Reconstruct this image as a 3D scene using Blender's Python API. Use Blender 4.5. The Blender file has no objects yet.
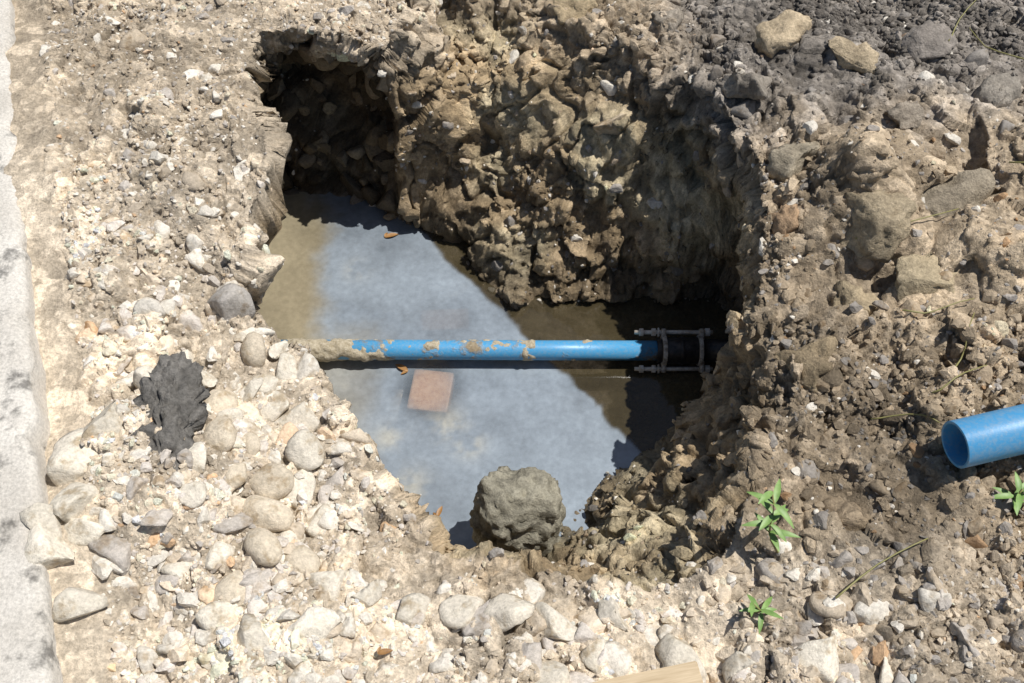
import bpy, math, numpy as np, bmesh
from mathutils import Vector, Matrix
rng=np.random.default_rng(7)
sc=bpy.context.scene
# ------------------------------------------------------------- noise
def hsh(ix,iy,iz,s):
    n=(ix.astype(np.uint32)*np.uint32(374761393)+iy.astype(np.uint32)*np.uint32(668265263)
       +iz.astype(np.uint32)*np.uint32(2147483647)+np.uint32((s*974711+12345)&0xffffffff))
    n=(n^(n>>np.uint32(13)))*np.uint32(1274126177)
    n=(n^(n>>np.uint32(15)))*np.uint32(2246822519)
    n=n^(n>>np.uint32(16))
    return n.astype(np.float32)/np.float32(4294967296.0)
def vnoise(p,s):
    i=np.floor(p).astype(np.int64); f=(p-i).astype(np.float32); f=f*f*f*(f*(f*6-15)+10)
    x,y,z=i[:,0],i[:,1],i[:,2]; fx,fy,fz=f[:,0],f[:,1],f[:,2]
    r=0
    for a in (0,1):
        for b in (0,1):
            for c in (0,1):
                w=(fx if a else 1-fx)*(fy if b else 1-fy)*(fz if c else 1-fz)
                r=r+w*hsh(x+a,y+b,z+c,s)
    return r*2-1
def fbm(p,scale,octv,s,gain=.5):
    q=p/scale; a=1.;r=0;t=0
    for k in range(octv):
        r=r+a*vnoise(q+k*17.3,s+k); t+=a; a*=gain; q=q*2.03
    return r/t
def worley(p,scale,s):
    # returns distance to the nearest feature, a cell id and a per-cell tilt (faceted lumps)
    q=p/scale; i=np.floor(q).astype(np.int64); f=(q-i).astype(np.float32)
    best=np.full(len(p),9.,np.float32); cid=np.zeros(len(p),np.float32); tl=np.zeros(len(p),np.float32)
    for a in (-1,0,1):
        for b in (-1,0,1):
            for c in (-1,0,1):
                X,Y,Z=i[:,0]+a,i[:,1]+b,i[:,2]+c
                h=hsh(X,Y,Z,s); h2=hsh(X,Y,Z,s+5); h3=hsh(X,Y,Z,s+11)
                dx=a+h-f[:,0];dy=b+h2-f[:,1];dz=c+h3-f[:,2]
                d=dx*dx+dy*dy+dz*dz
                m=d<best; best=np.where(m,d,best); cid=np.where(m,(h*7.31+h2*3.77)%1,cid)
                tl=np.where(m,dx*(h3*2-1)+dy*((h*5.1)%1*2-1)+dz*((h2*5.1)%1*2-1),tl)
    return np.sqrt(best),cid,tl
def sstep(a,b,x):
    t=np.clip((x-a)/(b-a),0,1); return t*t*(3-2*t)
# ------------------------------------------------------------- plan of the excavation (metres)
W=[(-.72,.46),(-.68,.51),(-.60,.51),(-.50,.49),(-.43,.46),(-.36,.46),(-.305,.46),(-.2,.363),(-.069,.219),(.025,.16),(.149,.16),(.336,.172),(.50,.172),
(.56,.12),(.57,-.01),(.55,-.17),(.51,-.27),(.46,-.327),(.398,-.4),(.275,-.456),(.169,-.581),(.074,-.667),(-.031,-.73),(-.13,-.77),(-.22,-.72),
(-.30,-.63),(-.37,-.51),(-.43,-.40),(-.49,-.31),(-.57,-.2),(-.60,-.05),(-.61,.10),(-.65,.3),(-.70,.40)]
R=[(-.71,.627,0),(-.60,.64,0),(-.47,.61,0),(-.36,.56,-.02),(-.318,.627,0),(-.244,.86,0),(.083,.86,0),(.251,.650,0),(.41,.498,0),(.551,.296,.02),(.61,.145,.02),
(.624,-.027,0),(.582,-.269,-.05),(.594,-.414,-.05),(.558,-.625,-.05),(.51,-.777,-.08),(.412,-.924,-.1),(.259,-.97,-.12),(.099,-.936,-.15),(.017,-.94,-.15),
(-.129,-.903,-.15),(-.241,-.79,-.15),(-.324,-.693,-.15),(-.378,-.592,-.15),(-.436,-.471,-.15),(-.506,-.373,-.15),(-.596,-.335,-.12),(-.673,-.23,-.1),
(-.651,-.145,-.05),(-.626,.001,-.03),(-.641,.145,0),(-.687,.335,0),(-.745,.541,0)]
CTRL=[(-1.2,0,0),(-1,-1,0),(-.75,-.7,-.02),(-.5,-1.1,-.05),(0,-1.2,-.1),(.6,-1.15,-.04),(.9,-.7,0),(1.2,-.2,.09),(.85,.0,.10),(1.3,.6,.05),(.8,.5,.08),
(0,1.1,0),(-.9,.6,0),(-1,.3,0),(-.9,-.3,0),(.75,-.45,.04),(1.1,-1.0,0),(-1.4,.8,0)]
ZW=-.65
def polydist(x,y,poly):
    n=len(poly); d=np.full(x.shape,1e9,np.float32); ins=np.zeros(x.shape,bool)
    for k in range(n):
        x0,y0=poly[k][:2]; x1,y1=poly[(k+1)%n][:2]
        ex,ey=x1-x0,y1-y0
        t=np.clip(((x-x0)*ex+(y-y0)*ey)/(ex*ex+ey*ey),0,1)
        d=np.minimum(d,(x-x0-t*ex)**2+(y-y0-t*ey)**2)
        c=((y0>y)!=(y1>y))
        if y1!=y0: ins^= c&(x<ex*(y-y0)/ey+x0)
    return np.sqrt(d),ins
def axis(lo,hi,step,far,dense):
    core=[];v=lo
    while v<hi:
        core.append(v); st=step
        for a,b,sd in dense:
            if a<=v<b: st=sd
        v+=st
    core=np.array(core); g=[];d=step;p=0
    while p<far: d*=1.22; p+=d; g.append(p)
    g=np.array(g)
    return np.concatenate([lo-g[::-1],core,core[-1]+g])
ax=axis(-1.66,1.66,.0042,90,[(-.74,-.56,.0016),(.5,.64,.0020)]); ay=axis(-1.32,1.05,.0038,90,[(.47,.66,.0014)])
nx,ny=len(ax),len(ay)
X,Y=np.meshgrid(ax,ay); x=X.ravel();y=Y.ravel(); N=len(x)
p2=np.stack([x,y,np.zeros(N)],1)
fade=1-sstep(.2,1.5,np.maximum(np.maximum(np.abs(x)-1.66,0),np.maximum(np.maximum(y-1.05,-1.32-y),0)))
wx=x+.03*fbm(p2,.16,4,3,.6)*fade; wy=y+.03*fbm(p2,.16,4,13,.6)*fade
dW,inW=polydist(wx,wy,W); dR,inR=polydist(wx,wy,R)
num=0;den=0
for (cx,cy,cz) in CTRL+R:
    w=1/((x-cx)**2+(y-cy)**2+.004)**1.5; num=num+w*cz; den=den+w
G=num/den*fade
rt=sstep(.35,.7,x)
G=G+((.04+.03*rt)*fbm(p2,.38,3,21)+(.008+.040*rt)*fbm(p2,.16,2,27))*fade*sstep(0,.2,dR)
s=np.where(inW,0,dW/(dW+dR+1e-6)); s=np.where(inR,s,1)
prof=np.where(s<.93,s*.965/.93*1.0, .965+(s-.93)*.5)
rock_p=prof+.05*np.sin(prof*math.pi)*fbm(p2,.2,2,31)*2
Z=np.where(inR,ZW+(G-ZW)*rock_p,G)
Z=np.where(inW,ZW-np.minimum(.10,dW*.8),Z)
wall=(inR&~inW)
Zg=Z.reshape(ny,nx); gy,gx=np.gradient(Zg,ay,ax)
nrm=np.stack([-gx.ravel(),-gy.ravel(),np.ones(N)],1); nrm/=np.linalg.norm(nrm,axis=1)[:,None]
pos=np.stack([x,y,Z],1)
# undercuts below the rim
dep=sstep(.12,.45,-Z)
def gs(v,c,w): return np.exp(-((v-c)/w)**2)
under=np.zeros((N,2))
mL=dep*sstep(-.3,-.1,y)*(1-sstep(.75,.95,y))*(x<-.38)*sstep(.0,.2,-.35-x)
under[:,0]-=.22*mL
tm=sstep(.30,.48,y)*sstep(.0,.10,-.34-x)*(y<.75); under[:,1]+=.12*dep*tm+.25*tm*gs(-Z,.30,.17)*wall
mR=dep*sstep(.3,.5,x)*gs(y,-.02,.24); under[:,0]+=.16*mR
pos[:,:2]+=under
noK=sstep(-1.16,-1.08,(x+.327*(y+.027)))
amp=fade*(.15+.85*noK)
D=.032*fbm(pos,.22,3,41)*(.55+1.1*wall)
D+=.028*fbm(pos,.085,4,47,.55)*(1+.25*wall)
jit=.012*fbm(pos,.05,2,5)[:,None]
w0,c0,t0=worley(pos+jit*1.5,.15,49)
w1,c1,t1=worley(pos+jit,.075,51)
w2,c2,t2=worley(pos+jit*.4,.034,57)
w3,c3,t3=worley(pos,.015,63)
cn=fbm(pos,.28,3,61)
clod=sstep(-.2,.35,cn+.10*(x>.3)+.1*wall)
smooth=sstep(.02,.20,-cn)*(.35+.65*sstep(-.3,.2,x))          # patches of smeared clay
D+=.038*((c0-.5)*.5+t0*.8)*(.25+.75*np.maximum(rt,wall))*sstep(.0,.06,dR+1*wall)
D+=.024*((c1-.5)*.6+t1*.9+np.maximum(0,.55-w1))*(.30+.9*clod)*(1-.1*wall)
D+=.0115*((c2-.5)*.8+t2*1.0+np.maximum(0,.6-w2))*(.35+.85*clod)*(1-.75*smooth)*(1-.35*wall)
D+=.0045*((c3-.5)*.8+t3+np.maximum(0,.6-w3))*(.6+.5*clod)*(1-.75*smooth)*(1-.5*wall)
ridg=1-np.abs(fbm(pos,.13,2,77))*2; D-=.024*sstep(.78,1,ridg)*(.4+.6*wall)
D=D*amp*np.where(inW,.35,1)
pos+=nrm*D[:,None]
# ------------------------------------------------------------- terrain colour
def zonecol(p,wallm,seed=90):
    a=fbm(p,.28,3,seed); b=fbm(p,.06,3,seed+7)
    X_=p[:,0]+.12*a; Y_=p[:,1]+.12*b; Zp=p[:,2]
    pale=np.array([.56,.475,.365]); brown=np.array([.34,.27,.187]); grey=np.array([.225,.20,.172]); ochre=np.array([.32,.24,.145]); olive=np.array([.31,.26,.17])
    left=1-sstep(-.35,-.05,X_); bot=1-sstep(-1.02,-.86,Y_)
    upl=sstep(-.1,.3,p[:,1])*left
    wp=np.maximum(left*(1-.45*upl),bot*(1-.5*sstep(.35,.8,X_)))[:,None]
    wg=(sstep(.25,.6,X_)*sstep(.05,.35,Y_))[:,None]
    c=brown*(1-wg)+grey*wg
    damp=sstep(.05,.3,X_)*(1-sstep(.72,.95,X_))*(1-sstep(-.15,.1,Y_))*sstep(-1.1,-.95,Y_)
    c=c*(1-.26*damp)[:,None]
    c=c*(1-wp)+pale*wp
    ww=(wallm*(1-.75*left*(Y_<.0))*sstep(.03,.15,-Zp))[:,None]
    oc=ochre*(1-sstep(.0,.5,a)[:,None])+olive*sstep(.0,.5,a)[:,None]
    c=c*(1-ww)+oc*ww
    c=c*(1+.36*a[:,None]+.32*b[:,None])
    wet=sstep(.46,.61,-Zp)
    c=c*(1-.45*wet)[:,None]
    # shade inside the trench recess, painted in by darkening the soil colour
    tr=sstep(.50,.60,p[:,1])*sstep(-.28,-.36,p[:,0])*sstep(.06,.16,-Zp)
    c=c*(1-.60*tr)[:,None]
    return np.clip(c,.01,.8),wet
col,wet=zonecol(pos,wall.astype(float))
col*=(1+np.clip(D/.03,-1,1)*.22)[:,None]  # crevice shade painted into the colour: hollows darker, raised lumps lighter
col*=(.88+.24*c1)[:,None]*(.84+.32*c2)[:,None]*(.88+.24*c3)[:,None]
col*=(1+.10*smooth)[:,None]
spk=((c2>.80)|(c3>.88)); col=np.where(spk[:,None],col*1.2+.02,col)
def mesh_from(name,v,f,colr=None,smooth=True,k=None):
    me=bpy.data.meshes.new(name); k=k or f.shape[1]
    me.vertices.add(len(v)); me.vertices.foreach_set("co",np.asarray(v,np.float32).ravel())
    me.loops.add(f.size); me.loops.foreach_set("vertex_index",f.astype(np.int32).ravel())
    me.polygons.add(len(f)); me.polygons.foreach_set("loop_start",np.arange(0,f.size,k,dtype=np.int32))
    me.polygons.foreach_set("use_smooth",np.full(len(f),smooth))
    if colr is not None:
        a=me.attributes.new("Col","FLOAT_COLOR","POINT"); a.data.foreach_set("color",np.asarray(colr,np.float32).ravel())
    me.update(); me.validate()
    o=bpy.data.objects.new(name,me); sc.collection.objects.link(o); return o
# ------------------------------------------------------------- materials
def newmat(name):
    m=bpy.data.materials.new(name); m.use_nodes=True; nt=m.node_tree; return m,nt,nt.nodes["Principled BSDF"]
def nd(nt,t,**k):
    n=nt.nodes.new(t)
    for a,b in k.items(): setattr(n,a,b)
    return n
def noise(nt,scale,detail=6,rough=.6):
    tc=nt.nodes.get("TC") or nd(nt,"ShaderNodeTexCoord",name="TC")
    n=nd(nt,"ShaderNodeTexNoise"); n.inputs["Scale"].default_value=scale; n.inputs["Detail"].default_value=detail; n.inputs["Roughness"].default_value=rough
    nt.links.new(tc.outputs["Object"],n.inputs["Vector"]); return n
def ramp(nt,src,stops):
    r=nd(nt,"ShaderNodeValToRGB"); e=r.color_ramp.elements
    while len(e)<len(stops): e.new(.5)
    for el,(p,c) in zip(e,stops):
        el.position=p; el.color=(c,c,c,1) if isinstance(c,(int,float)) else (*c,1)
    nt.links.new(src,r.inputs[0]); return r
def mul(nt,a,b,mode="MULTIPLY",fac=1.):
    m=nd(nt,"ShaderNodeMix",data_type="RGBA",blend_type=mode); m.inputs[0].default_value=fac if isinstance(fac,(int,float)) else 1
    if not isinstance(fac,(int,float)): nt.links.new(fac,m.inputs[0])
    for s_,i in ((a,6),(b,7)):
        if isinstance(s_,tuple): m.inputs[i].default_value=(*s_,1)
        else: nt.links.new(s_,m.inputs[i])
    return m.outputs[2]
def bump(nt,bs,hs):
    prev=None
    for src,st,di in hs:
        b=nd(nt,"ShaderNodeBump"); b.inputs["Strength"].default_value=st; b.inputs["Distance"].default_value=di
        nt.links.new(src,b.inputs["Height"])
        if prev: nt.links.new(prev.outputs[0],b.inputs["Normal"])
        prev=b
    nt.links.new(prev.outputs[0],bs.inputs["Normal"])
def soil_like(name,b1=.6,ro=.92,lo=.62,hi=1.38,blotch=False):
    m,nt,bs=newmat(name); at=nd(nt,"ShaderNodeAttribute",attribute_name="Col")
    n1=noise(nt,110,4,.75)
    r1=ramp(nt,n1.outputs[0],[(.32,lo),(.68,hi)])
    c=mul(nt,at.outputs["Color"],r1.outputs[0])
    if blotch:
        n0=noise(nt,22,3,.65); r0=ramp(nt,n0.outputs[0],[(.33,(.68,.61,.52)),(.46,(1,1,1)),(.68,(1.10,1.10,1.12))]); c=mul(nt,c,r0.outputs[0])
    nt.links.new(c,bs.inputs["Base Color"])
    mr=nd(nt,"ShaderNodeMapRange"); mr.inputs[3].default_value=ro; mr.inputs[4].default_value=.42
    nt.links.new(at.outputs["Alpha"],mr.inputs[0]); nt.links.new(mr.outputs[0],bs.inputs["Roughness"])
    bs.inputs["Specular IOR Level"].default_value=.25
    bump(nt,bs,[(n1.outputs[0],b1,.012)])
    return m
M_soil=soil_like("soil",.75,.92,.66,1.34); M_rock=soil_like("stone",.45,.85,.76,1.22,True)
idx=np.arange(N).reshape(ny,nx)
f=np.stack([idx[:-1,:-1],idx[:-1,1:],idx[1:,1:],idx[1:,:-1]],-1).reshape(-1,4)
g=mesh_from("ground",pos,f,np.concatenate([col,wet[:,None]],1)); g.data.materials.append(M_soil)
Zd=pos[:,2].reshape(ny,nx)
def zat(px,py):
    i=np.clip(np.searchsorted(ax,px),1,nx-1); j=np.clip(np.searchsorted(ay,py),1,ny-1); return float(Zd[j,i])
# ------------------------------------------------------------- rocks
def proto(sub,sd,ang,rough=.12,flat=.7,cuts=9):
    bm=bmesh.new(); bmesh.ops.create_icosphere(bm,subdivisions=sub,radius=1)
    v=np.array([q.co[:] for q in bm.verts]); ff=np.array([[q.index for q in t.verts] for t in bm.faces]); bm.free()
    r=np.random.default_rng(sd)
    v=v*(1+.25*fbm(v+sd*3.1,1.3,2,sd))[:,None]
    for k in range(cuts if ang else 3):
        n=r.normal(size=3); n/=np.linalg.norm(n); c=r.uniform(.38,.75) if ang else r.uniform(.72,.95)
        d=v@n-c; v=v-np.maximum(d,0)[:,None]*n*(.98 if ang else .8)
    v=v*np.array([1,r.uniform(.6,.95),r.uniform(flat*.75,flat)])
    v=v*(1+rough*fbm(v+sd*1.7,.4,3,sd+3)*(.8 if ang else .6))[:,None]
    return v/np.abs(v).max(),ff
def rots_n(nv,j=.35):
    n=len(nv); z=nv+rng.normal(size=(n,3))*j; z/=np.linalg.norm(z,axis=1)[:,None]
    t=rng.normal(size=(n,3)); xx=np.cross(t,z); xx/=np.linalg.norm(xx,axis=1)[:,None]; yy=np.cross(z,xx)
    return np.stack([xx,yy,z],2)
def batch(name,P,Rm,S,C,protos,mat,smooth=True):
    k=rng.integers(0,len(protos),len(P)); VV=[];FF=[];CC=[];o=0
    for j,(v,ff) in enumerate(protos):
        sel=np.where(k==j)[0]
        if not len(sel): continue
        V=np.einsum('nij,vj->nvi',Rm[sel],v)*S[sel][:,None,None]+P[sel][:,None,:]
        VV.append(V.reshape(-1,3)); m=len(v)
        FF.append((ff[None]+(np.arange(len(sel))*m)[:,None,None]).reshape(-1,3)+o); o+=len(sel)*m
        CC.append(np.repeat(C[sel],m,0))
    ob=mesh_from(name,np.concatenate(VV),np.concatenate(FF),np.concatenate(CC),smooth); ob.data.materials.append(mat); return ob
area=np.outer(np.gradient(ay),np.gradient(ax)).ravel()/np.maximum(nrm[:,2],.15)
vis=(x>-1.6)&(x<1.6)&(y>-1.3)&(y<1.02)&(pos[:,2]>-.66)&(noK>.6)
base=np.where(vis,area,0)
n4=fbm(pos,.3,3,101); leftm=1-sstep(-.42,-.2,x); botm=1-sstep(-1.0,-.85,y); nearl=1-sstep(-.3,.0,y)
cl=sstep(-.2,.35,n4)
def pick(w,n):
    w=w/w.sum(); return rng.choice(N,n,p=w)
def stonecol(P_,bl=.75,bh=1.5,grey=.3,white=.0):
    c,_=zonecol(P_,np.zeros(len(P_))); n=len(P_)
    kind=rng.random(n); c=c*rng.uniform(bl,bh,n)[:,None]
    gr=c.mean(1,keepdims=True)*np.array([1.10,1.0,.88]); m=(kind<grey)[:,None]; c=np.where(m,gr,c)
    wh=rng.random(n)<white*(1-.75*sstep(.2,.5,P_[:,0])); c=np.where(wh[:,None],np.array([.70,.65,.56])*rng.uniform(.85,1.08,n)[:,None],c)
    rd=(kind>.975)[:,None]; c=np.where(rd,c*np.array([1.05,.85,.68]),c)
    return np.concatenate([np.clip(c,.02,.78),np.zeros((n,1))],1)
PA=[proto(1,k,True,.2) for k in range(8)]; PB=[proto(2,20+k,True,.16) for k in range(12)]; PC=[proto(3,50+k,True,.14) for k in range(16)]; PCr=[proto(3,80+k,False,.15) for k in range(8)]
def scat(name,w,n,lo,hi,pw,protos,sink=.15,mat=M_rock,cf=None,smooth=True,usenat=False,**kw):
    i=pick(w,n); S=lo+(hi-lo)*rng.random(n)**pw; P_=pos[i]-nrm[i]*(S*sink)[:,None]
    if usenat: C=np.concatenate([np.clip(col[i]*rng.uniform(.8,1.3,n)[:,None],.01,.7),wet[i][:,None]],1)
    else: C=stonecol(pos[i],**kw)
    if cf: C=cf(C,pos[i])
    return batch(name,P_,rots_n(nrm[i]),S,C,protos,mat,smooth)
scat("gravel",base*(.3+cl+.4*leftm)*np.where(wall,.2,1)*(1-.5*smooth),20000,.0025,.009,2,PA,smooth=False,grey=.5,bl=.9,bh=1.4,white=.3)
scat("soil_crumbs",base*(.3+cl)*np.where(wall,.3,1)*(1-.85*smooth),10000,.004,.014,2,PA,mat=M_soil,usenat=True,smooth=False)
scat("rubble",base*(.2+cl*(.3+leftm*(.35+.8*nearl)+1.2*botm))*np.where(wall,.25,1)*(1-.4*smooth),2800,.009,.026,2.4,PB,smooth=False,bl=.95,bh=1.35,grey=.5,white=.45)
scat("broken_stones",base*(.08+leftm*(.25+1.3*nearl)+1.2*botm+.10*(x>.3))*np.where(wall,.15,1),460,.022,.055,1.9,PC,sink=.28,bl=1.0,bh=1.3,grey=.5,white=.55)
scat("soil_clods",base*(.15+1.2*cl)*(.1+sstep(.2,.5,x)+.5*wall)*(1-.7*smooth),1800,.010,.032,2,PB,mat=M_soil,usenat=True,sink=.25,smooth=False)
def dk(C,P_): C=C.copy(); C[:,:3]=C[:,:3]*.68; return C
scat("dark_crumbs",base*sstep(.3,.55,x)*sstep(.15,.4,y)*(.05+cl),5500,.005,.017,1.5,PA,mat=M_soil,cf=dk,usenat=True)
trm=base*((x<-.36)&(y>.45)&(pos[:,2]<-.1))
def tr(C,P_): C=C.copy(); C[:,:3]*=rng.uniform(.8,2.0,len(C))[:,None]; return C
scat("trench_rubble",trm,130,.02,.065,1.6,PC,mat=M_soil,usenat=True,sink=.05,cf=tr)
# hand-placed stones
big=[(-.798,-.522,.04),(-.66,-.547,.045),(-.632,-.656,.042),(-.519,-.744,.045),(-.585,-.744,.033),(-.516,-.824,.056),(-.592,-.928,.034),(-.504,-.907,.048),(-.429,-.922,.042),
(-.549,-.998,.043),(-.563,-1.058,.044),(-.5,-1.102,.047),(-.657,-.814,.03),(-.38,-1.083,.038),(-.607,-.4,.045),(-.679,-.29,.05),(-.53,-.43,.04),(-.758,-.44,.035),(-.71,-.60,.03),(-.45,-.66,.04),(-.60,-.50,.035),
(.082,-1.054,.055),(.33,-1.12,.055),(.06,-1.163,.04),(.162,-1.12,.043),(.578,-1.14,.045),(.70,-1.165,.03),(-.004,-1.025,.045),(-.1,-1.015,.04),(-.2,-1.03,.035),(.2,-1.03,.035),(-.83,-1.034,.045),(-.88,-.83,.05),(-.9,-.95,.045),(.43,-1.14,.035),(-.62,-.60,.03),(-.57,-.66,.03),(-.70,-.49,.03),(-.46,-.86,.03),(-.66,-.73,.03),
(-.55,-.55,.045),(-.49,-.56,.05),(-.46,-.75,.045),(-.41,-.80,.04),(-.57,-.47,.03),(-.90,-.74,.06),(-.86,-.66,.05),(-.92,-.88,.045),(-.85,-.9,.04),(-.36,-.97,.04),(-.29,-1.0,.035),(-.67,-.95,.03),(-.63,-.35,.03),(-.56,-.38,.03)]
ROUND={1,2,3,4,5,7,8,9,14,36}
for k,(bx,by,r) in enumerate(big):
    P_=np.array([[bx,by,zat(bx,by)+r*.08]]); c=np.array([[.70,.64,.53,0]])*rng.uniform(.80,1.05); c[:,3]=0
    if k in ROUND: c[:,:3]=np.array([.60,.52,.40])*rng.uniform(.85,1.12)
    if k in (15,18): c[:,:3]=[.42,.39,.35]
    batch("stone",P_,rots_n(np.array([[0,0,1.]]),.2),np.array([r*(1.15 if k in ROUND else 1.25)]),c,[PCr[k%8] if k in ROUND else PC[k%16]],M_rock)
# ------------------------------------------------------------- lumps of soil, clay and asphalt
def lump(name,c,size,colr,mat,seed,rot=0,ang=True,groove=False,rg=1.,sub=5,box=False):
    v,ff=proto(sub,seed,ang,.14,.9,12)
    v=v/np.abs(v).max(0)
    if box: v=np.sign(v)*np.abs(v)**.72; v=v/np.abs(v).max(0)
    if groove:
        m=sstep(.5,.2,v[:,0]); v=v*(1-.07*m[:,None]*((np.sin(v[:,2:3]*17+v[:,1:2]*2)>.4)|(np.sin(v[:,0:1]*20+v[:,1:2]*6)>.7)))
    sz=np.array(size); w_=v*sz
    n=v/np.linalg.norm(v,axis=1)[:,None]
    wa,ca,ta=worley(w_+seed,.035,seed); wb,cb,tb=worley(w_+seed,.012,seed+3)
    dd=.012*fbm(w_+seed,.05,4,seed+9,.6)+.006*((ca-.5)+ta+np.maximum(0,.6-wa))+.003*((cb-.5)+np.maximum(0,.6-wb))
    w_=w_+n*(dd*rg)[:,None]
    cr,sr=math.cos(rot),math.sin(rot); w_=w_@np.array([[cr,sr,0],[-sr,cr,0],[0,0,1]])+np.array(c)
    b=fbm(w_,.05,3,seed); C=np.concatenate([np.clip(np.array(colr)[None]*(1+.4*b+.3*(ca-.5)+.25*(cb-.5))[:,None],.01,.8),np.zeros((len(w_),1))],1)
    o=mesh_from(name,w_,ff,C); o.data.materials.append(mat); return o
lump("clay_lump",(.008,-.65,-.50),(.118,.095,.165),(.285,.265,.205),M_soil,333,.25,False,True,1.6,5,True)
za=zat(-.735,-.62)
lump("asphalt_lump",(-.735,-.62,za-.006),(.072,.165,.040),(.17,.16,.145),M_soil,353,.06,False,False,2.4)
for (bx,by,sz,c,rt_) in [(.75,.515,(.09,.065,.05),(.46,.37,.25),.2),(.907,.39,(.085,.05,.04),(.42,.34,.23),-.5),(.85,.79,(.05,.035,.03),(.5,.42,.32),.1),(.967,-.285,(.11,.075,.06),(.40,.33,.22),.3),(1.06,-.06,(.13,.09,.08),(.30,.255,.19),-.2),
    (.66,-.10,(.04,.05,.045),(.42,.29,.18),.3),(1.0,.2,(.06,.05,.03),(.31,.265,.21),.8),(1.25,.25,(.09,.06,.05),(.28,.25,.21),.8),(.72,.10,(.08,.07,.06),(.36,.31,.23),.1),(.80,-.62,(.07,.05,.05),(.33,.26,.18),.6),(.70,-.85,(.06,.05,.04),(.32,.25,.17),-.6),(1.2,-.5,(.08,.07,.05),(.36,.29,.2),.4),(.66,-.5,(.07,.06,.05),(.30,.235,.15),.4),(.2,.74,(.08,.06,.06),(.38,.30,.19),.3),(.45,.62,(.06,.05,.04),(.30,.26,.21),.3),(.85,-.15,(.10,.08,.06),(.36,.295,.2),1.1),(.78,-.33,(.07,.06,.05),(.36,.29,.19),.2),(1.1,.45,(.09,.06,.05),(.27,.24,.21),.4),(.62,.33,(.07,.05,.05),(.30,.265,.22),-.3)]:
    lump("soil_lump",(bx,by,zat(bx,by)-sz[2]*.15),sz,c,M_soil,int(400+bx*100),rt_,True,False,1.3,4)
lump("flat_stone",(.29,.41,zat(.29,.41)+.01),(.06,.022,.05),(.50,.41,.29),M_rock,372,.3,True,False,.3,4)
# ------------------------------------------------------------- helpers for built parts
def bm_obj(name,bm,mat,smooth=True,parent=None):
    me=bpy.data.meshes.new(name); bm.to_mesh(me); bm.free()
    for p in me.polygons: p.use_smooth=smooth
    o=bpy.data.objects.new(name,me); sc.collection.objects.link(o); me.materials.append(mat)
    if parent: o.parent=parent
    return o
def tube(name,path,rad,mat,seg=32,parent=None,cap=True):
    bm=bmesh.new(); rings=[]
    path=[Vector(p) for p in path]
    for i,p in enumerate(path):
        d=(path[min(i+1,len(path)-1)]-path[max(i-1,0)]).normalized()
        up=Vector((0,0,1)) if abs(d.z)<.9 else Vector((0,1,0)); a=d.cross(up).normalized(); b=a.cross(d)
        r=rad[i] if isinstance(rad,(list,tuple)) else rad
        rings.append([bm.verts.new(p+(a*math.cos(t)+b*math.sin(t))*r) for t in [2*math.pi*k/seg for k in range(seg)]])
    for A,B in zip(rings,rings[1:]):
        for k in range(seg): bm.faces.new((A[k],A[(k+1)%seg],B[(k+1)%seg],B[k]))
    if cap: bm.faces.new(rings[0]); bm.faces.new(rings[-1][::-1])
    bmesh.ops.recalc_face_normals(bm,faces=bm.faces)
    return bm_obj(name,bm,mat,True,parent)
def lathe(name,prof,origin,axisv,mat,seg=40,parent=None):
    d=Vector(axisv).normalized(); up=Vector((0,0,1)) if abs(d.z)<.9 else Vector((0,1,0)); a=d.cross(up).normalized(); b=a.cross(d); o=Vector(origin)
    bm=bmesh.new(); rings=[[bm.verts.new(o+d*h+(a*math.cos(2*math.pi*k/seg)+b*math.sin(2*math.pi*k/seg))*r) for k in range(seg)] for h,r in prof]
    for A,B in zip(rings,rings[1:]+rings[:1]):
        for k in range(seg): bm.faces.new((A[k],A[(k+1)%seg],B[(k+1)%seg],B[k]))
    bmesh.ops.recalc_face_normals(bm,faces=bm.faces)
    ob=bm_obj(name,bm,mat,seg>12,parent); m=ob.modifiers.new("b","BEVEL"); m.width=.0012; m.segments=2; m.limit_method='ANGLE'
    return ob
def empty(name):
    e=bpy.data.objects.new(name,None); sc.collection.objects.link(e); e.empty_display_size=.1; return e
def blue(name,base,mud_lo,mud_hi):
    m,nt,bs=newmat(name); n=noise(nt,9,5,.7); n2=noise(nt,120,4,.7)
    mk=ramp(nt,n.outputs[0],[(mud_lo,0),(mud_hi,1)])
    dirt=ramp(nt,n2.outputs[0],[(.3,(.20,.155,.095)),(.7,(.34,.28,.19))])
    du=ramp(nt,n2.outputs[0],[(.42,.04),(.8,.45)]); b2=mul(nt,base,(.40,.39,.34),"MIX",du.outputs[0])
    c=mul(nt,b2,dirt.outputs[0],"MIX",mk.outputs[0]); nt.links.new(c,bs.inputs["Base Color"])
    rr=ramp(nt,mk.outputs[0],[(0,.40),(1,.9)]); nt.links.new(rr.outputs[0],bs.inputs["Roughness"])
    bump(nt,bs,[(mk.outputs[0],.5,.003),(n2.outputs[0],.15,.002)]); return m
M_blue=blue("blue_pipe_plastic",(.045,.31,.60),.53,.62); M_blue2=blue("blue_pipe_plastic_clean",(.05,.29,.56),.62,.80)
wp=empty("water_pipe")
tube("barrel",[(-.72,-.058,-.605),(-.3,-.060,-.603),(.1,-.062,-.603),(.44,-.063,-.603)],.0295,M_blue,48,wp)
M_mud,nt,bs=newmat("dried_mud"); n=noise(nt,90,5,.7); r=ramp(nt,n.outputs[0],[(.3,(.26,.21,.13)),(.7,(.58,.52,.40))]); nt.links.new(r.outputs[0],bs.inputs["Base Color"]); bs.inputs["Roughness"].default_value=.95; bump(nt,bs,[(n.outputs[0],.8,.006)])
seg=48; L=220; xs=np.repeat(-.66+.95*np.arange(L+1)/L,seg); aa=np.tile(2*np.pi*np.arange(seg)/seg,L+1)
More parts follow.
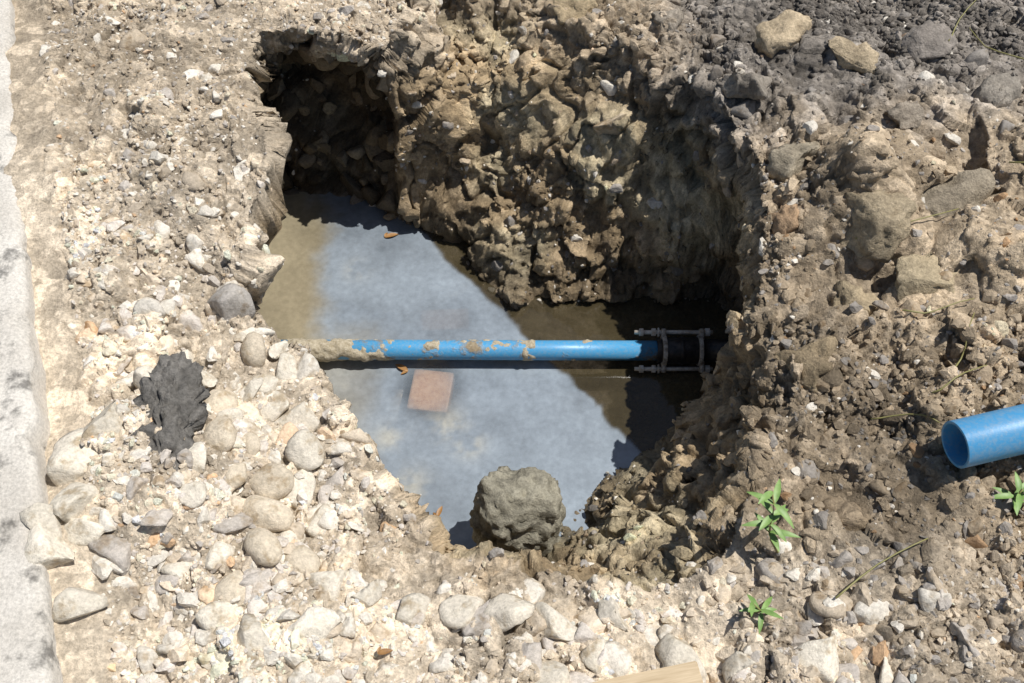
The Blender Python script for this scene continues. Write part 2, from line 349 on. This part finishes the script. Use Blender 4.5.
pts=np.stack([xs,np.cos(aa)*.0295,np.sin(aa)*.0295],1)
thick=.009*(fbm(pts,.045,4,201,.6)*1.7+.60*(1-sstep(-.62,-.20,xs))-.36+.12*sstep(0,.03,pts[:,2])+.35*gs(xs,-.245,.02))
rr=.0295+np.clip(thick,-.004,.007)
vs=np.stack([xs,-.060+np.cos(aa)*rr,-.604+np.sin(aa)*rr],1)
ff=np.array([[i*seg+k,i*seg+(k+1)%seg,(i+1)*seg+(k+1)%seg,(i+1)*seg+k] for i in range(L) for k in range(seg)])
o=mesh_from("mud_crust",vs,ff); o.data.materials.append(M_mud); o.parent=wp
# ------------------------------------------------------------- mechanical coupling
def metal(name,c1,c2,ro,me_=.35):
    m,nt,bs=newmat(name); n=noise(nt,60,4,.7); r=ramp(nt,n.outputs[0],[(.35,c1),(.65,c2)]); nt.links.new(r.outputs[0],bs.inputs["Base Color"]); bs.inputs["Roughness"].default_value=ro; bs.inputs["Metallic"].default_value=me_; bump(nt,bs,[(n.outputs[0],.3,.002)]); return m
M_blk=metal("black_coated_iron",(.012,.012,.013),(.06,.052,.045),.45); M_bolt=metal("muddy_galvanised_bolt",(.75,.72,.65),(.46,.40,.31),.5,.1); M_gal=metal("galvanised_flange",(.60,.56,.49),(.22,.18,.13),.55,.1)
cp=empty("pipe_coupling"); ay0,az0=-.063,-.603; A=math.radians(35); cu=Vector((0,math.cos(A),math.sin(A)))
def ring(nm,x0,x1,ri,ro,mt=M_blk): return lathe(nm,[(0,ri),(0,ro),(x1-x0,ro),(x1-x0,ri)],(x0,ay0,az0),(1,0,0),mt,48,cp)
ring("sleeve",.452,.545,.030,.040); ring("gland_ring",.440,.452,.0302,.046,M_gal); ring("gland_ring_far",.545,.557,.0302,.046,M_gal); ring("rubber_lip",.424,.440,.0301,.036)
ring("sleeve_rib",.492,.502,.0402,.0425)
tube("inserted_pipe",[(.556,ay0,az0),(.8,ay0,az0)],.034,M_blk,32,cp)
for nm,x0 in (("flange_lugs",.437),("flange_lugs_far",.549)):
    bm=bmesh.new(); bmesh.ops.create_cube(bm,size=1); bmesh.ops.scale(bm,vec=(.014,.130,.030),verts=bm.verts)
    bmesh.ops.rotate(bm,matrix=Matrix.Rotation(A,3,'X'),verts=bm.verts); bmesh.ops.translate(bm,vec=(x0+.008,ay0,az0),verts=bm.verts)
    o=bm_obj(nm,bm,M_gal,False,cp); m=o.modifiers.new("b","BEVEL"); m.width=.005; m.segments=3
for j,sg in enumerate((1,-1)):
    c=Vector((0,ay0,az0))+cu*.054*sg
    tube(f"bolt_{j}",[(.360,c.y,c.z),(.590,c.y,c.z)],.0062,M_bolt,12,cp)
    for q,(x0,w,rr_) in enumerate([(.374,.012,.0125),(.410,.012,.0125),(.428,.004,.015),(.567,.014,.013)]):
        lathe(f"nut_{j}_{q}",[(0,.004),(0,rr_),(w,rr_),(w,.004)],(x0,c.y,c.z),(1,0,0),M_bolt,6,cp)
d=Vector((.144,.034,.004)).normalized(); o0=Vector((.885,-.748,.062))
lathe("cut_pipe",[(0,.0425),(0,.0485),(.75,.0485),(.75,.0425)],o0,d,M_blue2,64)
# ------------------------------------------------------------- concrete kerb
m,nt,bs=newmat("weathered_concrete"); n=noise(nt,4,5,.65); n2=noise(nt,150,4,.7); n3=noise(nt,9,5,.7)
r=ramp(nt,n.outputs[0],[(.35,(.50,.465,.41)),(.65,(.66,.625,.565))]); r3=ramp(nt,n3.outputs[0],[(.34,.20),(.44,1.0)]); r2=ramp(nt,n2.outputs[0],[(.3,.72),(.7,1.2)])
nt.links.new(mul(nt,mul(nt,r.outputs[0],r3.outputs[0],"MULTIPLY",.8),r2.outputs[0]),bs.inputs["Base Color"]); bs.inputs["Roughness"].default_value=.9; bump(nt,bs,[(n2.outputs[0],.5,.004),(n3.outputs[0],.4,.008)])
M_conc=m
dirv=np.array((-.311,.950,0)); perp=np.array((-.950,-.311,0)); e0=np.array((-1.204,-.027,0))
prof=[(0.0,-.12),(0.0,.002),(.006,.014),(.02,.020)]+[(q,.021) for q in np.arange(.04,.30,.02)]+[(.31,.015),(.31,-.12)]
tt=np.concatenate([np.linspace(-40,-2.2,150),np.linspace(-2,2,800),np.linspace(2.2,40,150)])
pr=np.array([e0+dirv*t+perp*a+np.array([0,0,h]) for t in tt for a,h in prof])
nn=fbm(pr,.05,4,301,.6); nn2=np.minimum(0,fbm(pr,.10,3,305)+.15)
pr[:,:2]+=perp[None,:2]*((nn*.008-nn2*.035)[:,None]); pr[:,2]+=nn*.004
K=len(prof); ff=np.array([[i*K+k,i*K+k+1,(i+1)*K+k+1,(i+1)*K+k] for i in range(len(tt)-1) for k in range(K-1)])
o=mesh_from("concrete_kerb",pr,ff); o.data.materials.append(M_conc)
# ------------------------------------------------------------- bricks under water, leaves
m,nt,bs=newmat("brick"); n=noise(nt,80,5,.7); r=ramp(nt,n.outputs[0],[(.3,(.40,.21,.11)),(.7,(.58,.37,.22))]); nt.links.new(r.outputs[0],bs.inputs["Base Color"]); M_brick=m
for (bx,by,bz,rz,sx,sy) in [(-.238,-.168,-.678,-.12,.12,.14),(-.208,.10,-.692,.05,.15,.08)]:
    bm=bmesh.new(); bmesh.ops.create_cube(bm,size=1); bmesh.ops.scale(bm,vec=(sx,sy,.05),verts=bm.verts); bmesh.ops.rotate(bm,matrix=Matrix.Rotation(rz,3,'Z'),verts=bm.verts); bmesh.ops.translate(bm,vec=(bx,by,bz),verts=bm.verts)
    o=bm_obj("brick",bm,M_brick,False); mo=o.modifiers.new("b","BEVEL"); mo.width=.006; mo.segments=2
def leafmesh(bm,base,d,n,L,wd,curl=.15,fold=.2):
    d=Vector(d).normalized(); n=Vector(n).normalized(); s_=d.cross(n).normalized(); n=s_.cross(d)
    rows=[]; K=7
    for i in range(K):
        t=i/(K-1); w=wd*math.sin(math.pi*min(1,t*.93+.05))**.8*(1-.25*t); c=Vector(base)+d*L*t-n*curl*L*t*t
        rows.append([bm.verts.new(c-s_*w+n*w*fold),bm.verts.new(c),bm.verts.new(c+s_*w+n*w*fold)])
    for a,b in zip(rows,rows[1:]):
        for k in (0,1): bm.faces.new((a[k],a[k+1],b[k+1],b[k]))
def leafmat(name,c1,c2):
    m,nt,bs=newmat(name); n=noise(nt,60,4,.6); r=ramp(nt,n.outputs[0],[(.3,c1),(.7,c2)]); nt.links.new(r.outputs[0],bs.inputs["Base Color"]); bs.inputs["Roughness"].default_value=.5
    return m
M_or=leafmat("dry_leaf",(.36,.19,.06),(.22,.11,.04)); M_gr=leafmat("green_leaf",(.13,.24,.055),(.24,.37,.11)); M_st=leafmat("stem",(.22,.20,.07),(.28,.26,.10))
for (lx,ly,lz,a,L) in [(-.413,.414,-.647,.3,.045),(-.307,-.107,-.646,2.6,.045),(-.201,-.575,-.646,1.2,.035),(-.258,-1.115,None,.2,.03)]:
    bm=bmesh.new(); z=lz if lz else zat(lx,ly)+.02
    leafmesh(bm,(lx,ly,z),(math.cos(a),math.sin(a),.1),(0,0,1),L,L*.22,.1,.5)
    leafmesh(bm,(lx,ly,z),(math.cos(a+1),math.sin(a+1),.2),(0,0,1),L*.5,L*.12,.3,.6)
    bm_obj("fallen_leaf",bm,M_or)
# ------------------------------------------------------------- weeds
def weed(base,top,nl,LL,seed):
    r=np.random.default_rng(seed); e=empty("weed_plant"); b=Vector(base); t=Vector(top)
    path=[b.lerp(t,q)+Vector((.012*math.sin(q*5+seed),.01*math.cos(q*4),0)) for q in np.linspace(0,1,8)]
    tube("stem",path,[.0028-.0015*q for q in np.linspace(0,1,8)],M_st,8,e)
    bm=bmesh.new()
    for i in range(nl):
        q=.45+.55*i/(nl-1); p=path[min(7,int(q*7))]; a=i*2.4+r.uniform(-.3,.3)
        leafmesh(bm,p,(math.cos(a),math.sin(a),.75-.7*r.random()),(0,0,1),LL*r.uniform(.6,1.15)*(1.1-.35*abs(q-.7)),LL*.15,r.uniform(.2,.6),.35)
    bm_obj("leaves",bm,M_gr,True,e)
z1=zat(.545,-.93); weed((.545,-.93,z1-.01),(.49,-.85,z1+.16),13,.052,3)
z1=zat(.475,-1.048); weed((.475,-1.048,z1-.01),(.465,-1.03,z1+.06),8,.04,5)
z1=zat(1.03,-.83); weed((1.03,-.83,z1-.01),(1.01,-.82,z1+.06),9,.05,8)
# ------------------------------------------------------------- dry twigs
for i,(tx,ty,a,L) in enumerate([(.80,-.20,.25,.25),(.86,-.40,.1,.16),(1.15,.45,.9,.2),(.62,-1.02,.5,.22),(.78,-.62,-.4,.12),(1.2,.0,-.6,.18),(.95,-.55,1.1,.15),(1.35,.35,2.2,.2),(.88,-.6,.4,.14)]):
    pth=[]
    for q in np.linspace(0,1,7):
        X0=tx+L*q*math.cos(a)+.008*math.sin(q*6+i); Y0=ty+L*q*math.sin(a)+.008*math.cos(q*5+i); pth.append((X0,Y0,zat(X0,Y0)+.012))
    zs=[p[2] for p in pth]; zm=np.convolve([zs[0]]+zs+[zs[-1]],[1/3]*3,'valid'); pth=[(p[0],p[1],float(z)+.010) for p,z in zip(pth,zm)]
    tube("dry_twig",pth,[.0022-.001*q for q in np.linspace(0,1,7)],M_st,6)
# ------------------------------------------------------------- plank
m,nt,bs=newmat("pale_timber"); tc=nd(nt,"ShaderNodeTexCoord"); mp=nd(nt,"ShaderNodeMapping"); mp.inputs["Scale"].default_value=(4,60,60); nz=nd(nt,"ShaderNodeTexNoise"); nz.inputs["Scale"].default_value=3; nz.inputs["Detail"].default_value=5
nt.links.new(tc.outputs["Object"],mp.inputs[0]); nt.links.new(mp.outputs[0],nz.inputs[0]); r=ramp(nt,nz.outputs[0],[(.3,(.40,.30,.18)),(.7,(.60,.48,.32))]); nt.links.new(r.outputs[0],bs.inputs["Base Color"]); bs.inputs["Roughness"].default_value=.8; bump(nt,bs,[(nz.outputs[0],.3,.002)])
bm=bmesh.new(); bmesh.ops.create_cube(bm,size=1); bmesh.ops.scale(bm,vec=(.6,.09,.022),verts=bm.verts); bmesh.ops.bevel(bm,geom=bm.edges[:],offset=.002,segments=2,affect='EDGES')
o=bm_obj("timber_plank",bm,m,False); a=math.atan2(.031,.152); o.rotation_euler=(0,0,a)
o.location=Vector((.342,-1.146,.0))-Vector((math.cos(a)*.3,math.sin(a)*.3,0))-Vector((-math.sin(a)*.045,math.cos(a)*.045,0)); o.location.z=-.05
# ------------------------------------------------------------- water
wxs=np.arange(-1.15,1.0,.006); wys=np.arange(-.95,1.1,.006); WX,WY=np.meshgrid(wxs,wys); q=np.stack([WX.ravel(),WY.ravel(),np.full(WX.size,ZW)],1)
a=fbm(q,.25,4,401); b=fbm(q,.07,4,407,.6); e_=fbm(q,.5,2,411); X_=q[:,0]+.09*a+.03*b; Y_=q[:,1]+.05*b
brown=np.array([.32,.275,.185]); bg=np.array([.262,.305,.350]); dark=np.array([.075,.060,.032])  # bg: sky reflection painted into the water's base colour
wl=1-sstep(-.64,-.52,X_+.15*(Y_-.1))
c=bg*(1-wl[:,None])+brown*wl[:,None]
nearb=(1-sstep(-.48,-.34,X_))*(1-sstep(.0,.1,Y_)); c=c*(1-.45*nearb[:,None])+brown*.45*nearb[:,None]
side=q[:,0]*.773+q[:,1]*.634+.018*fbm(q,.10,4,431,.6)*(1+1.2*sstep(0,-.3,q[:,1])); line=sstep(.038,.056,side)  # edge of the dark zone: far-wall reflection and shadow painted on the water
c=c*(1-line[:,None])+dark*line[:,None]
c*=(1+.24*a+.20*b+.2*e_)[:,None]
for (sx,sy,sr) in [(-.49,.28,.035),(-.53,-.2,.06),(-.19,-.28,.05),(-.28,-.48,.05),(-.12,-.35,.04),(-.35,-.33,.04)]:  # sunlit dapples painted as pale patches in the water colour
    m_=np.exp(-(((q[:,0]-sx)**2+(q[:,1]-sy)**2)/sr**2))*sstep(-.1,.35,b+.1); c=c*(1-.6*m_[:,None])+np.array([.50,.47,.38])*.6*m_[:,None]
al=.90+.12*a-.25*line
for (bx,by,rr_,k_) in [(-.238,-.168,.10,.64),(-.208,.10,.09,.14)]:
    al=al-k_*np.exp(-(((q[:,0]-bx)**2+(q[:,1]-by)**2)/rr_**2)**2)
nwx,nwy=len(wxs),len(wys); idx=np.arange(nwx*nwy).reshape(nwy,nwx); ff=np.stack([idx[:-1,:-1],idx[:-1,1:],idx[1:,1:],idx[1:,:-1]],-1).reshape(-1,4)
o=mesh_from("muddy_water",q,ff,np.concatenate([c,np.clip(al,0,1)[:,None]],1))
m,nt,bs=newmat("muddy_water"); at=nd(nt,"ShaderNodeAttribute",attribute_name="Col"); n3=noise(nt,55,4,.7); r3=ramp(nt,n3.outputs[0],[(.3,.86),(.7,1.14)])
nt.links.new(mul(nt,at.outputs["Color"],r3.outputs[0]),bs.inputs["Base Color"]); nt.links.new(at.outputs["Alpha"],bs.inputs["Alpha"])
bs.inputs["Roughness"].default_value=.02; bs.inputs["IOR"].default_value=1.5
n=noise(nt,9,3,.5); n2=noise(nt,45,3,.5); bump(nt,bs,[(n.outputs[0],.12,.01),(n2.outputs[0],.06,.003)]); o.data.materials.append(m)
# ------------------------------------------------------------- light, sky, camera
EL,PH=math.radians(66),math.radians(14)
w=bpy.data.worlds.new("World"); sc.world=w; w.use_nodes=True; nt=w.node_tree; sk=nt.nodes.new("ShaderNodeTexSky"); sk.sky_type='NISHITA'; sk.sun_disc=False; sk.sun_elevation=EL; sk.sun_rotation=math.pi/2-PH
nt.links.new(sk.outputs[0],nt.nodes["Background"].inputs[0]); nt.nodes["Background"].inputs[1].default_value=.07
sd=Vector((math.cos(EL)*math.cos(PH),math.cos(EL)*math.sin(PH),math.sin(EL)))
L=bpy.data.lights.new("sun","SUN"); L.energy=4.8; L.angle=math.radians(.5); L.color=(1,.965,.91); lo=bpy.data.objects.new("sun",L); sc.collection.objects.link(lo); lo.rotation_euler=sd.to_track_quat('Z','Y').to_euler()
cd=bpy.data.cameras.new("camera"); cd.lens=35; cd.sensor_width=36; cd.clip_start=.05; cd.clip_end=500; cam=bpy.data.objects.new("camera",cd); sc.collection.objects.link(cam); cam.location=(0,-1.72,1.81); cam.rotation_euler=(math.radians(35),0,0); sc.camera=cam
sc.view_settings.view_transform='Standard'; sc.view_settings.look='None'; sc.view_settings.exposure=0
